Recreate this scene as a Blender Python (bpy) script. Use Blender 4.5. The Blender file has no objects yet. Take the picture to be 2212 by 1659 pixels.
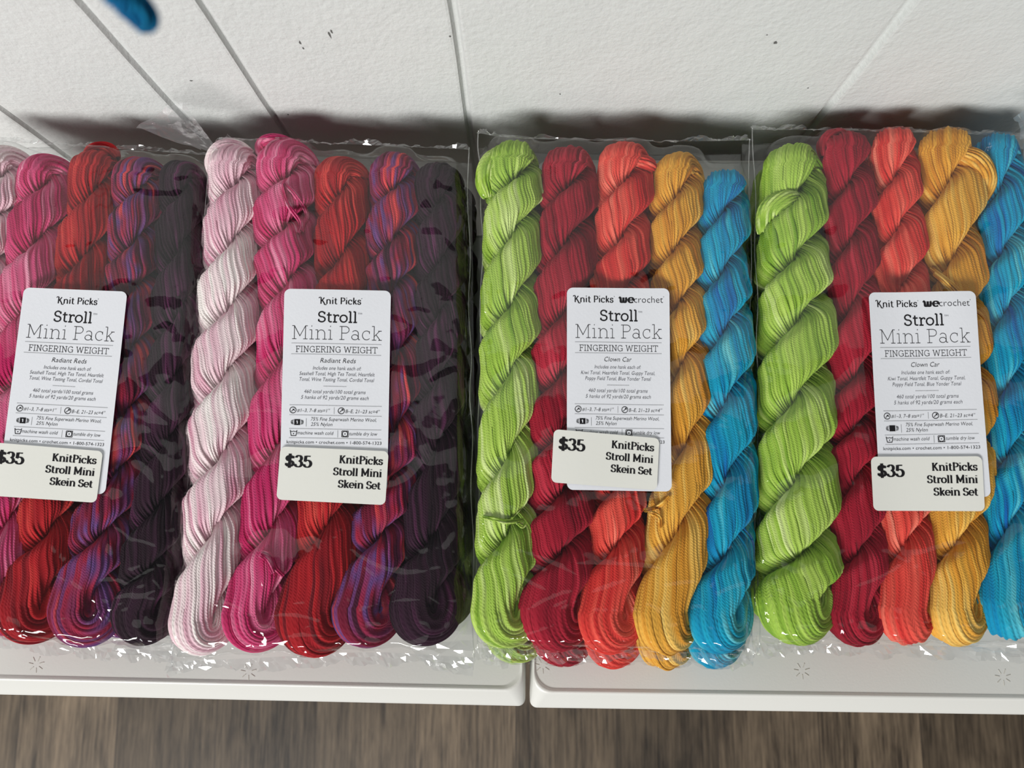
import bpy, bmesh, math, random
import numpy as np
from mathutils import Matrix, Vector

SC = bpy.context.scene
COL = SC.collection
PI = math.pi
rnd = random.Random(7)

# ------------------------------------------------------------------ camera
FPX = 1600.0                       # focal length in pixels of a 2212 x 1659 frame
CX, CY = 1106.0, 829.5
CAMH = 0.4185                       # camera height over the bench top (bench top is z = 0)
NAD = Vector(((1128 - CX) / FPX, -(1060 - CY) / FPX, -1.0)).normalized()   # straight down, in camera axes
WZ = -NAD
UP = Vector((0.0, 1.0, 0.0))
WY = (UP - UP.dot(NAD) * NAD).normalized()
WX = WY.cross(WZ)
cam_data = bpy.data.cameras.new('camera')
cam = bpy.data.objects.new('camera', cam_data)
COL.objects.link(cam)
cam.matrix_world = Matrix(((WX.x, WX.y, WX.z, 0), (WY.x, WY.y, WY.z, 0), (WZ.x, WZ.y, WZ.z, CAMH), (0, 0, 0, 1)))
cam_data.sensor_width = 36.0
cam_data.lens = 36.0 * FPX / 2212.0
cam_data.clip_start = 0.01
cam_data.clip_end = 50
cam_data.dof.use_dof = True
cam_data.dof.focus_distance = 0.385
cam_data.dof.aperture_fstop = 11.0
SC.camera = cam

# ------------------------------------------------------------------ light, world, exposure
world = bpy.data.worlds.new('world')
SC.world = world
world.use_nodes = True
bg = world.node_tree.nodes['Background']
bg.inputs[0].default_value = (0.86, 0.93, 1.0, 1)
bg.inputs[1].default_value = 0.075

def area(name, loc, target, sx, sy, power, color):
    d = bpy.data.lights.new(name, 'AREA')
    d.shape = 'RECTANGLE'
    d.size, d.size_y, d.energy, d.color = sx, sy, power, color
    o = bpy.data.objects.new(name, d)
    COL.objects.link(o)
    o.location = loc
    o.rotation_euler = (Vector(target) - Vector(loc)).to_track_quat('-Z', 'Y').to_euler()
    return o

area('window_light', (-1.35, -2.45, 1.45), (0, 0.05, 0.03), 2.0, 0.75, 134, (1.0, 0.985, 0.965))
SC.view_settings.view_transform = 'Standard'
SC.view_settings.look = 'None'
SC.view_settings.exposure = 0.0
SC.view_settings.gamma = 1.0
SC.view_settings.use_curve_mapping = False

# ------------------------------------------------------------------ helpers
def P(px, py, z):
    """Where the ray through a photo pixel meets the horizontal plane z."""
    c = Vector(((px - CX) / FPX, -(py - CY) / FPX, -1.0))
    w = Vector((WX.dot(c), WY.dot(c), WZ.dot(c)))
    t = (z - CAMH) / w.z
    return Vector((w.x * t, w.y * t, z))

def lin(c):
    out = []
    for v in c[:3]:
        v = v / 255.0
        out.append(v / 12.92 if v <= 0.04045 else ((v + 0.055) / 1.055) ** 2.4)
    return np.array(out)

def mesh_from(name, verts, faces_list, smooth=True):
    """verts (n,3); faces_list = list of int arrays (m,k)."""
    me = bpy.data.meshes.new(name)
    verts = np.asarray(verts, dtype=np.float32)
    me.vertices.add(len(verts))
    me.vertices.foreach_set('co', verts.ravel())
    loops = np.concatenate([np.asarray(f, dtype=np.int32).ravel() for f in faces_list])
    tot = np.concatenate([np.full(len(f), np.asarray(f).shape[1], dtype=np.int32) for f in faces_list])
    start = np.concatenate([[0], np.cumsum(tot)[:-1]]).astype(np.int32)
    me.loops.add(len(loops))
    me.loops.foreach_set('vertex_index', loops)
    me.polygons.add(len(tot))
    me.polygons.foreach_set('loop_start', start)
    me.polygons.foreach_set('loop_total', tot)
    me.polygons.foreach_set('use_smooth', np.full(len(tot), smooth, dtype=bool))
    me.update(calc_edges=True)
    me.validate()
    return me

def link(name, me, mat, parent=None, loc=None):
    o = bpy.data.objects.new(name, me)
    COL.objects.link(o)
    if mat is not None and not me.materials:
        for m in (mat if isinstance(mat, (list, tuple)) else [mat]):
            me.materials.append(m)
    if parent is not None:
        o.parent = parent
    if loc is not None:
        o.location = loc
    return o

def tag(o, label, cat, group=None, kind=None):
    if label: o['label'] = label
    if cat: o['category'] = cat
    if group: o['group'] = group
    if kind: o['kind'] = kind
    return o

def empty(name, loc):
    o = bpy.data.objects.new(name, None)
    o.empty_display_size = 0.02
    COL.objects.link(o)
    o.location = loc
    return o

def bm_to(name, bm, mat, parent=None, smooth=False):
    me = bpy.data.meshes.new(name)
    bmesh.ops.recalc_face_normals(bm, faces=bm.faces)
    bm.to_mesh(me)
    bm.free()
    for p in me.polygons:
        p.use_smooth = smooth
    return link(name, me, mat, parent)

def add_box(bm, x0, x1, y0, y1, z0, z1):
    v = [bm.verts.new((x, y, z)) for z in (z0, z1) for y in (y0, y1) for x in (x0, x1)]
    for f in ((0, 1, 3, 2), (4, 5, 7, 6), (0, 1, 5, 4), (2, 3, 7, 6), (0, 2, 6, 4), (1, 3, 7, 5)):
        bm.faces.new([v[i] for i in f])

def tube(pts, r, sides=8, taper=True):
    """A tube along world points: (verts, faces)."""
    pts = np.asarray(pts, dtype=float)
    n = len(pts)
    rr = np.full(n, r) if np.isscalar(r) else np.asarray(r, dtype=float)
    t = np.gradient(pts, axis=0)
    t /= np.linalg.norm(t, axis=1)[:, None] + 1e-12
    ref = np.array([0.0, 0.0, 1.0])
    V = []
    for i in range(n):
        a = np.cross(t[i], ref)
        if np.linalg.norm(a) < 1e-3: a = np.cross(t[i], [1.0, 0, 0])
        a /= np.linalg.norm(a)
        b = np.cross(a, t[i])
        for k in range(sides):
            w = 2 * PI * k / sides
            V.append(pts[i] + rr[i] * (math.cos(w) * a + math.sin(w) * b))
    F = []
    for i in range(n - 1):
        for k in range(sides):
            k2 = (k + 1) % sides
            F.append((i * sides + k, i * sides + k2, (i + 1) * sides + k2, (i + 1) * sides + k))
    V.append(pts[0]); V.append(pts[-1])
    T = []
    for k in range(sides):
        k2 = (k + 1) % sides
        T.append((n * sides, k2, k))
        T.append((n * sides + 1, (n - 1) * sides + k, (n - 1) * sides + k2))
    return np.array(V), [np.array(F), np.array(T)]

def spline(pts, n):
    """Catmull-Rom through points (k,d) -> n samples."""
    p = np.asarray(pts, dtype=float)
    p = np.vstack([2 * p[0] - p[1], p, 2 * p[-1] - p[-2]])
    m = len(p) - 3
    out = []
    for s in np.linspace(0, m - 1e-6, n):
        i = int(s); t = s - i
        a, b, c, d = p[i], p[i + 1], p[i + 2], p[i + 3]
        out.append(0.5 * ((2 * b) + (c - a) * t + (2 * a - 5 * b + 4 * c - d) * t * t + (-a + 3 * b - 3 * c + d) * t ** 3))
    return np.array(out)

# ------------------------------------------------------------------ materials
def new_mat(name):
    m = bpy.data.materials.new(name)
    m.use_nodes = True
    nt = m.node_tree
    return m, nt, nt.nodes['Principled BSDF'], nt.nodes['Material Output']

def N(nt, kind, **kw):
    n = nt.nodes.new(kind)
    for k, v in kw.items():
        if k.startswith('in_'):
            key = k[3:]
            n.inputs[int(key) if key.isdigit() else key.replace('_', ' ')].default_value = v
        else:
            setattr(n, k, v)
    return n

def L(nt, a, ao, b, bi):
    nt.links.new(a.outputs[ao], b.inputs[bi])

def yarn_mat():
    m, nt, bs, out = new_mat('wool_yarn')
    col = N(nt, 'ShaderNodeAttribute', attribute_name='dye')
    ph = N(nt, 'ShaderNodeAttribute', attribute_name='ply_phase')
    mul = N(nt, 'ShaderNodeMath', operation='MULTIPLY', in_1=2 * PI)
    L(nt, ph, 'Fac', mul, 0)
    sn = N(nt, 'ShaderNodeMath', operation='SINE')
    L(nt, mul, 0, sn, 0)
    tc = N(nt, 'ShaderNodeTexCoord')
    fz = N(nt, 'ShaderNodeTexNoise', in_Scale=2200.0, in_Detail=3.0)
    L(nt, tc, 'Object', fz, 'Vector')
    ad = N(nt, 'ShaderNodeMath', operation='MULTIPLY_ADD', in_1=1.3)
    L(nt, fz, 'Fac', ad, 0)
    L(nt, sn, 0, ad, 2)
    bp = N(nt, 'ShaderNodeBump', in_Strength=0.30, in_Distance=0.00020)
    L(nt, ad, 0, bp, 'Height')
    L(nt, bp, 'Normal', bs, 'Normal')
    # small fibre-to-fibre variation of the dye
    v = N(nt, 'ShaderNodeMapRange', in_1=0.25, in_2=0.75, in_3=0.86, in_4=1.12)
    L(nt, fz, 'Fac', v, 0)
    mx = N(nt, 'ShaderNodeMix', data_type='RGBA', blend_type='MULTIPLY')
    mx.inputs['Factor'].default_value = 1.0
    L(nt, col, 'Color', mx, 'A')
    L(nt, v, 0, mx, 'B')
    L(nt, mx, 'Result', bs, 'Base Color')
    bs.inputs['Roughness'].default_value = 0.85
    bs.inputs['Specular IOR Level'].default_value = 0.15
    bs.inputs['Sheen Weight'].default_value = 0.04
    bs.inputs['Sheen Roughness'].default_value = 0.5
    return m

def film_mat(name, refl, haze):
    m, nt, bs, out = new_mat(name)
    nt.nodes.remove(bs)
    tc = N(nt, 'ShaderNodeTexCoord')
    n1 = N(nt, 'ShaderNodeTexNoise', in_Scale=38.0, in_Detail=2.0, in_Roughness=0.4, in_Distortion=0.8)
    L(nt, tc, 'Object', n1, 'Vector')
    bp = N(nt, 'ShaderNodeBump', in_Strength=0.25, in_Distance=0.003)
    L(nt, n1, 'Fac', bp, 'Height')
    gl = N(nt, 'ShaderNodeBsdfGlossy', in_Roughness=0.07)
    gl.inputs['Color'].default_value = (1, 1, 1, 1)
    L(nt, bp, 'Normal', gl, 'Normal')
    tr = N(nt, 'ShaderNodeBsdfTransparent')
    tr.inputs['Color'].default_value = (0.975, 0.98, 0.98, 1)
    lw = N(nt, 'ShaderNodeLayerWeight', in_Blend=0.5)
    L(nt, bp, 'Normal', lw, 'Normal')
    pw = N(nt, 'ShaderNodeMath', operation='POWER', in_1=5.0)
    L(nt, lw, 'Facing', pw, 0)
    mu = N(nt, 'ShaderNodeMath', operation='MULTIPLY_ADD', in_1=0.5, in_2=refl, use_clamp=True)
    L(nt, pw, 0, mu, 0)
    mx = N(nt, 'ShaderNodeMixShader')
    L(nt, mu, 0, mx, 0)
    L(nt, tr, 0, mx, 1)
    L(nt, gl, 0, mx, 2)
    df = N(nt, 'ShaderNodeBsdfDiffuse')
    df.inputs['Color'].default_value = (0.9, 0.9, 0.9, 1)
    m2 = N(nt, 'ShaderNodeMixShader')
    m2.inputs[0].default_value = haze
    L(nt, mx, 0, m2, 1)
    L(nt, df, 0, m2, 2)
    L(nt, m2, 0, out, 'Surface')
    return m

def plain(name, rgb, rough=0.5, bump=0.0, scale=400.0, spec=0.4, detail=4.0):
    m, nt, bs, out = new_mat(name)
    bs.inputs['Base Color'].default_value = (*lin(rgb), 1)
    bs.inputs['Roughness'].default_value = rough
    bs.inputs['Specular IOR Level'].default_value = spec
    if bump:
        tc = N(nt, 'ShaderNodeTexCoord')
        n = N(nt, 'ShaderNodeTexNoise', in_Scale=scale, in_Detail=detail)
        L(nt, tc, 'Object', n, 'Vector')
        b = N(nt, 'ShaderNodeBump', in_Strength=1.0, in_Distance=bump)
        L(nt, n, 'Fac', b, 'Height')
        L(nt, b, 'Normal', bs, 'Normal')
    return m

def wall_mat():
    m, nt, bs, out = new_mat('white_wall_paint')
    tc = N(nt, 'ShaderNodeTexCoord')
    n1 = N(nt, 'ShaderNodeTexNoise', in_Scale=330.0, in_Detail=3.0, in_Roughness=0.55)
    n2 = N(nt, 'ShaderNodeTexNoise', in_Scale=45.0, in_Detail=2.0)
    n3 = N(nt, 'ShaderNodeTexNoise', in_Scale=9.0, in_Detail=2.0)
    for n in (n1, n2, n3):
        L(nt, tc, 'Object', n, 'Vector')
    ad = N(nt, 'ShaderNodeMath', operation='MULTIPLY_ADD', in_1=1.6)
    L(nt, n2, 'Fac', ad, 0)
    L(nt, n1, 'Fac', ad, 2)
    b = N(nt, 'ShaderNodeBump', in_Strength=0.8, in_Distance=0.0007)
    L(nt, ad, 0, b, 'Height')
    L(nt, b, 'Normal', bs, 'Normal')
    cr = N(nt, 'ShaderNodeMix', data_type='RGBA')
    cr.inputs['A'].default_value = (*lin((198, 203, 201)), 1)
    cr.inputs['B'].default_value = (*lin((206, 207, 205)), 1)
    L(nt, n3, 'Fac', cr, 'Factor')
    L(nt, cr, 'Result', bs, 'Base Color')
    bs.inputs['Roughness'].default_value = 0.6
    bs.inputs['Specular IOR Level'].default_value = 0.3
    return m

def floor_mat(x_seam, w):
    m, nt, bs, out = new_mat('grey_brown_wood_planks')
    tc = N(nt, 'ShaderNodeTexCoord')
    sx = N(nt, 'ShaderNodeSeparateXYZ')
    L(nt, tc, 'Object', sx, 0)
    k = N(nt, 'ShaderNodeMath', operation='MULTIPLY_ADD', in_1=1.0 / w, in_2=-x_seam / w + 50.0)
    L(nt, sx, 'X', k, 0)
    fl = N(nt, 'ShaderNodeMath', operation='FLOOR')
    L(nt, k, 0, fl, 0)
    fr = N(nt, 'ShaderNodeMath', operation='FRACT')
    L(nt, k, 0, fr, 0)
    wn = N(nt, 'ShaderNodeTexWhiteNoise', noise_dimensions='1D')
    L(nt, fl, 0, wn, 'W')
    # grain, stretched along Y, shifted per plank
    off = N(nt, 'ShaderNodeVectorMath', operation='SCALE', in_Scale=3.0)
    L(nt, wn, 'Color', off, 0)
    add = N(nt, 'ShaderNodeVectorMath', operation='ADD')
    L(nt, tc, 'Object', add, 0)
    L(nt, off, 0, add, 1)
    mp = N(nt, 'ShaderNodeMapping')
    mp.inputs['Scale'].default_value = (1.0, 0.045, 1.0)
    L(nt, add, 0, mp, 'Vector')
    g1 = N(nt, 'ShaderNodeTexNoise', in_Scale=330.0, in_Detail=5.0, in_Roughness=0.7, in_Distortion=0.25)
    L(nt, mp, 0, g1, 'Vector')
    g2 = N(nt, 'ShaderNodeTexNoise', in_Scale=34.0, in_Detail=3.0, in_Roughness=0.6, in_Distortion=0.5)
    mp2 = N(nt, 'ShaderNodeMapping')
    mp2.inputs['Scale'].default_value = (1.0, 0.28, 1.0)
    L(nt, add, 0, mp2, 'Vector')
    L(nt, mp2, 0, g2, 'Vector')
    mixg = N(nt, 'ShaderNodeMath', operation='MULTIPLY_ADD', in_1=0.8)
    L(nt, g2, 'Fac', mixg, 0)
    L(nt, g1, 'Fac', mixg, 2)
    ramp = N(nt, 'ShaderNodeValToRGB')
    e = ramp.color_ramp.elements
    e[0].position, e[0].color = 0.62, (*lin((62, 52, 42)), 1)
    e[1].position, e[1].color = 1.18, (*lin((158, 138, 114)), 1)
    e[1].position = 1.0
    half = N(nt, 'ShaderNodeMapRange', in_1=0.66, in_2=1.14, in_3=0.0, in_4=1.0)
    e[0].position, e[1].position = 0.0, 1.0
    L(nt, mixg, 0, half, 0)
    L(nt, half, 0, ramp, 0)
    tone = N(nt, 'ShaderNodeMapRange', in_1=0.0, in_2=1.0, in_3=0.36, in_4=0.84)
    L(nt, wn, 'Value', tone, 0)
    mx = N(nt, 'ShaderNodeMix', data_type='RGBA', blend_type='MULTIPLY')
    mx.inputs['Factor'].default_value = 1.0
    L(nt, ramp, 'Color', mx, 'A')
    L(nt, tone, 0, mx, 'B')
    # seam line
    sm = N(nt, 'ShaderNodeMath', operation='LESS_THAN', in_1=0.010)
    L(nt, fr, 0, sm, 0)
    m2 = N(nt, 'ShaderNodeMix', data_type='RGBA')
    m2.inputs['B'].default_value = (*lin((58, 50, 43)), 1)
    L(nt, sm, 0, m2, 'Factor')
    L(nt, mx, 'Result', m2, 'A')
    L(nt, m2, 'Result', bs, 'Base Color')
    bs.inputs['Roughness'].default_value = 0.5
    b = N(nt, 'ShaderNodeBump', in_Strength=0.5, in_Distance=0.0006)
    L(nt, mixg, 0, b, 'Height')
    L(nt, b, 'Normal', bs, 'Normal')
    return m

YARN = yarn_mat()
FILM = film_mat('clear_plastic_film', 0.042, 0.004)
FOLD = film_mat('folded_plastic_film', 0.14, 0.07)
WALL = wall_mat()
BENCH = plain('white_lacquer', (212, 212, 207), 0.38, 0.00004, 900.0, 0.5)
MARK = plain('pressed_mark', (196, 193, 184), 0.5)
PAPER = plain('label_paper', (232, 234, 240), 0.55, 0.00006, 700.0, 0.3)
STICK = plain('sticker_paper', (233, 233, 226), 0.42, 0.00004, 500.0, 0.4)
INK = plain('black_ink', (26, 24, 28), 0.5, 0, spec=0.3)
INKG = plain('grey_ink', (78, 78, 86), 0.55, 0, spec=0.3)
CHIP = plain('chipped_paint', (92, 92, 90), 0.8)

# ------------------------------------------------------------------ wall with V-grooves between its boards
WALLY = 0.2035
def wall_px(px, py):
    c = Vector(((px - CX) / FPX, -(py - CY) / FPX, -1.0))
    w = Vector((WX.dot(c), WY.dot(c), WZ.dot(c)))
    t = WALLY / w.y
    return Vector((w.x * t, WALLY, CAMH + w.z * t))

def build_wall():
    seams = [0.5 * (wall_px(a, 20).x + wall_px(b, 200).x) for a, b in ((192, 345), (438, 562), (975, 1007), (1959, 1812))]
    seams = [seams[0] - 0.21, seams[0] - 0.095] + seams + [seams[3] + 0.12, seams[3] + 0.24]
    prof = [(-0.9, 0.0)]
    for i, s in enumerate(seams):
        hw = 0.0019 + 0.0003 * ((i * 37) % 3)
        d = 0.0026
        prof += [(s - hw - 0.0012, 0.0), (s - hw, 0.0002), (s - hw * 0.35, d), (s + hw * 0.35, d), (s + hw, 0.0002), (s + hw + 0.0012, 0.0)]
    prof += [(0.9, 0.0)]
    zs = np.linspace(-0.45, 1.5, 66)
    V, F = [], []
    for z in zs:
        for j, (x, d) in enumerate(prof):
            wob = 0.0004 * math.sin(z * 37 + j // 6) if 0 < j < len(prof) - 1 else 0
            V.append((x + wob, WALLY + d, z))
    n = len(prof)
    for i in range(len(zs) - 1):
        for j in range(n - 1):
            F.append((i * n + j, i * n + j + 1, (i + 1) * n + j + 1, (i + 1) * n + j))
    # a body behind the face, so that the wall has thickness
    b0 = len(V)
    for z in (zs[0], zs[-1]):
        for x in (-0.9, 0.9):
            V.append((x, WALLY + 0.08, z))
    F += [(b0, b0 + 1, b0 + 3, b0 + 2)]
    me = mesh_from('wall_back', V, [np.array(F)], False)
    me.materials.append(WALL); me.materials.append(CHIP)
    # chips and scuffs in the paint: small ragged flakes lying in the face
    bm = bmesh.new()
    bm.from_mesh(me)
    r = random.Random(3)
    for (px, py, lx, lz) in ((712, 75, 8, 22), (716, 68, 6, 12), (648, 92, 6, 14), (655, 104, 5, 7), (413, 174, 10, 5), (972, 78, 6, 5),
                             (1675, 92, 12, 9), (1210, 203, 6, 5), (622, 247, 7, 5), (1745, 190, 5, 5), (1657, 75, 6, 3)):
        c = wall_px(px, py)
        s = 1 / 5000.0
        ring = []
        for k in range(9):
            a = 2 * PI * k / 9
            q = r.uniform(0.45, 1.0)
            ring.append(bm.verts.new((c.x + math.cos(a) * lx * 0.45 * s * q, WALLY - 0.00015, c.z + math.sin(a) * lz * 0.75 * s * q)))
        f = bm.faces.new(ring)
        f.material_index = 1
    bm.to_mesh(me); bm.free()
    o = link('wall_back', me, None)
    tag(o, None, None, kind='structure')

build_wall()

# ------------------------------------------------------------------ floor
FLZ = -0.45
xs = P(36, 1600, FLZ).x
fw = P(250, 1600, FLZ).x - xs
bm = bmesh.new()
add_box(bm, -0.9, 0.9, -0.9, 0.29, FLZ - 0.03, FLZ)
fo = bm_to('floor', bm, floor_mat(xs, fw))
tag(fo, None, None, kind='structure')

# ------------------------------------------------------------------ two white benches
def rrect(x0, x1, y0, y1, r, n=8):
    out = []
    for cx, cy, a0 in ((x1 - r, y1 - r, 0), (x0 + r, y1 - r, 90), (x0 + r, y0 + r, 180), (x1 - r, y0 + r, 270)):
        for k in range(n + 1):
            a = math.radians(a0 + 90 * k / n)
            out.append((cx + r * math.cos(a), cy + r * math.sin(a)))
    return out

def bench_top(x0, x1, y0, y1, marks):
    bm = bmesh.new()
    def lp(dx, dyf, dyb, r, z):
        return [bm.verts.new((x, y, z)) for x, y in rrect(x0 + dx, x1 - dx, y0 + dyf, y1 - dyb, r)]
    prof = [(0.0010, 0.001, 0.001, 0.0030, -0.030), (0.0, 0.0, 0.0, 0.0035, -0.029), (0.0, 0.0, 0.0, 0.0040, -0.0135),
            (0.0003, 0.0008, 0.0003, 0.0042, -0.0118), (0.0006, 0.0022, 0.0006, 0.0045, -0.0105), (0.0012, 0.0100, 0.0012, 0.0080, -0.0016),
            (0.0015, 0.0108, 0.0015, 0.0090, -0.0004), (0.0019, 0.0117, 0.0019, 0.0098, 0.0002), (0.0024, 0.0126, 0.0024, 0.0103, 0.0001),
            (0.0028, 0.0134, 0.0028, 0.0106, -0.0006), (0.0034, 0.0142, 0.0034, 0.0108, -0.0006)]
    loops = [lp(*p) for p in prof]
    for a, b in zip(loops, loops[1:]):
        n = len(a)
        for k in range(n):
            bm.faces.new((a[k], a[(k + 1) % n], b[(k + 1) % n], b[k]))
    bm.faces.new(loops[-1])
    bm.faces.new(list(reversed(loops[0])))
    for f in bm.faces: f.smooth = True
    bmesh.ops.recalc_face_normals(bm, faces=bm.faces)
    for (mx, my) in marks:                       # pressed star marks: short ridges round a centre
        for k in range(7):
            a = 2 * PI * k / 7 + 0.3
            ca, sa = math.cos(a), math.sin(a)
            q = [bm.verts.new((mx + ca * u - sa * v, my + sa * u + ca * v, -0.00045)) for u, v in ((0.0018, -0.00016), (0.0043, -0.00022), (0.0043, 0.00022), (0.0018, 0.00016))]
            bot = [bm.verts.new((w.co.x, w.co.y, -0.0009)) for w in q]
            fs = [bm.faces.new(q)] + [bm.faces.new((bot[i], bot[(i + 1) % 4], q[(i + 1) % 4], q[i])) for i in range(4)]
            for f in fs: f.material_index = 1
    return bm

def bench(name_label, x0, x1, y0, y1, marks, ang, piv):
    t = empty('display_bench', (piv[0], piv[1], FLZ))
    t.rotation_euler.z = ang
    tag(t, name_label, 'bench', 'white benches along the wall')
    R = Matrix.Rotation(-ang, 2)
    mk = [R @ Vector((m.x - piv[0], m.y - piv[1])) for m in marks]
    bm = bench_top(x0 - piv[0], x1 - piv[0], y0 - piv[1], y1 - piv[1], mk)
    bm.verts.ensure_lookup_table()
    for v in bm.verts: v.co.z -= FLZ
    me = bpy.data.meshes.new('bench_top')
    bm.to_mesh(me); bm.free()
    me.materials.append(BENCH); me.materials.append(MARK)
    link('bench_top', me, None, t)
    for lx in (x0 + 0.03, x1 - 0.06):
        for ly in (y0 + 0.035, y1 - 0.065):
            b = bmesh.new()
            add_box(b, lx - piv[0], lx + 0.03 - piv[0], ly - piv[1], ly + 0.03 - piv[1], 0.0, -FLZ - 0.0295)
            bmesh.ops.bevel(b, geom=b.edges[:], offset=0.003, segments=2, affect='EDGES')
            bm_to('leg', b, BENCH, t)
    return t

gL, gR = P(1134.5, 1527, -0.012), P(1144.5, 1530, -0.012)
bench('white bench at the left, its front edge slanting slightly upward to the left', gL.x - 0.62, gL.x, gL.y, 0.150, [P(77, 1436, 0), P(536, 1452, 0)],
      -math.radians(0.88), (gL.x, gL.y))
bench('white bench at the right of the narrow gap, under the bright multicoloured packs', gR.x, gR.x + 0.62, gR.y, 0.197,
      [P(1172, 1438, 0), P(1733, 1450, 0), P(2168, 1463, 0)], -math.radians(0.46), (gR.x, gR.y))

# ------------------------------------------------------------------ yarn skeins
def pnoise(rng, n, m, t):
    """Periodic value noise, one row per strand: n rows, m control points, sampled at t in [0,1)."""
    c = rng.uniform(-1, 1, (n, m))
    x = t * m
    i = np.floor(x).astype(int) % m
    f = x - np.floor(x)
    f = f * f * (3 - 2 * f)
    return c[:, i] * (1 - f) + c[:, (i + 1) % m] * f

PAL = {   # dark, base, light (sRGB) and how much single strands differ
    'seashell': ([(208, 138, 162), (224, 184, 196), (236, 216, 218), (242, 234, 230)], 0.85),
    'magenta': ([(148, 12, 66), (186, 32, 92), (206, 80, 126), (228, 146, 172)], 0.9),
    'red': ([(104, 6, 20), (150, 14, 26), (180, 28, 34), (206, 70, 62)], 0.9),
    'wine': ([(64, 12, 40), (124, 18, 48), (98, 64, 122), (154, 28, 56), (104, 36, 76), (206, 66, 70)], 1.0),
    'plum': ([(20, 6, 16), (32, 10, 24), (46, 18, 38), (92, 40, 76)], 0.9),
    'kiwi': ([(108, 146, 40), (144, 178, 64), (168, 196, 88), (204, 220, 146)], 0.85),
    'crimson': ([(98, 4, 24), (138, 12, 36), (162, 24, 46), (186, 52, 70)], 0.7),
    'coral': ([(182, 26, 30), (206, 54, 48), (222, 84, 70), (234, 132, 110)], 0.85),
    'gold': ([(182, 112, 28), (206, 142, 44), (220, 164, 64), (236, 198, 108)], 0.85),
    'teal': ([(0, 58, 98), (0, 78, 122), (0, 94, 138), (14, 112, 152)], 0.7),
 'blue': ([(0, 92, 164), (0, 132, 176), (16, 156, 186), (104, 194, 202)], 0.8),
}

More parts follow.
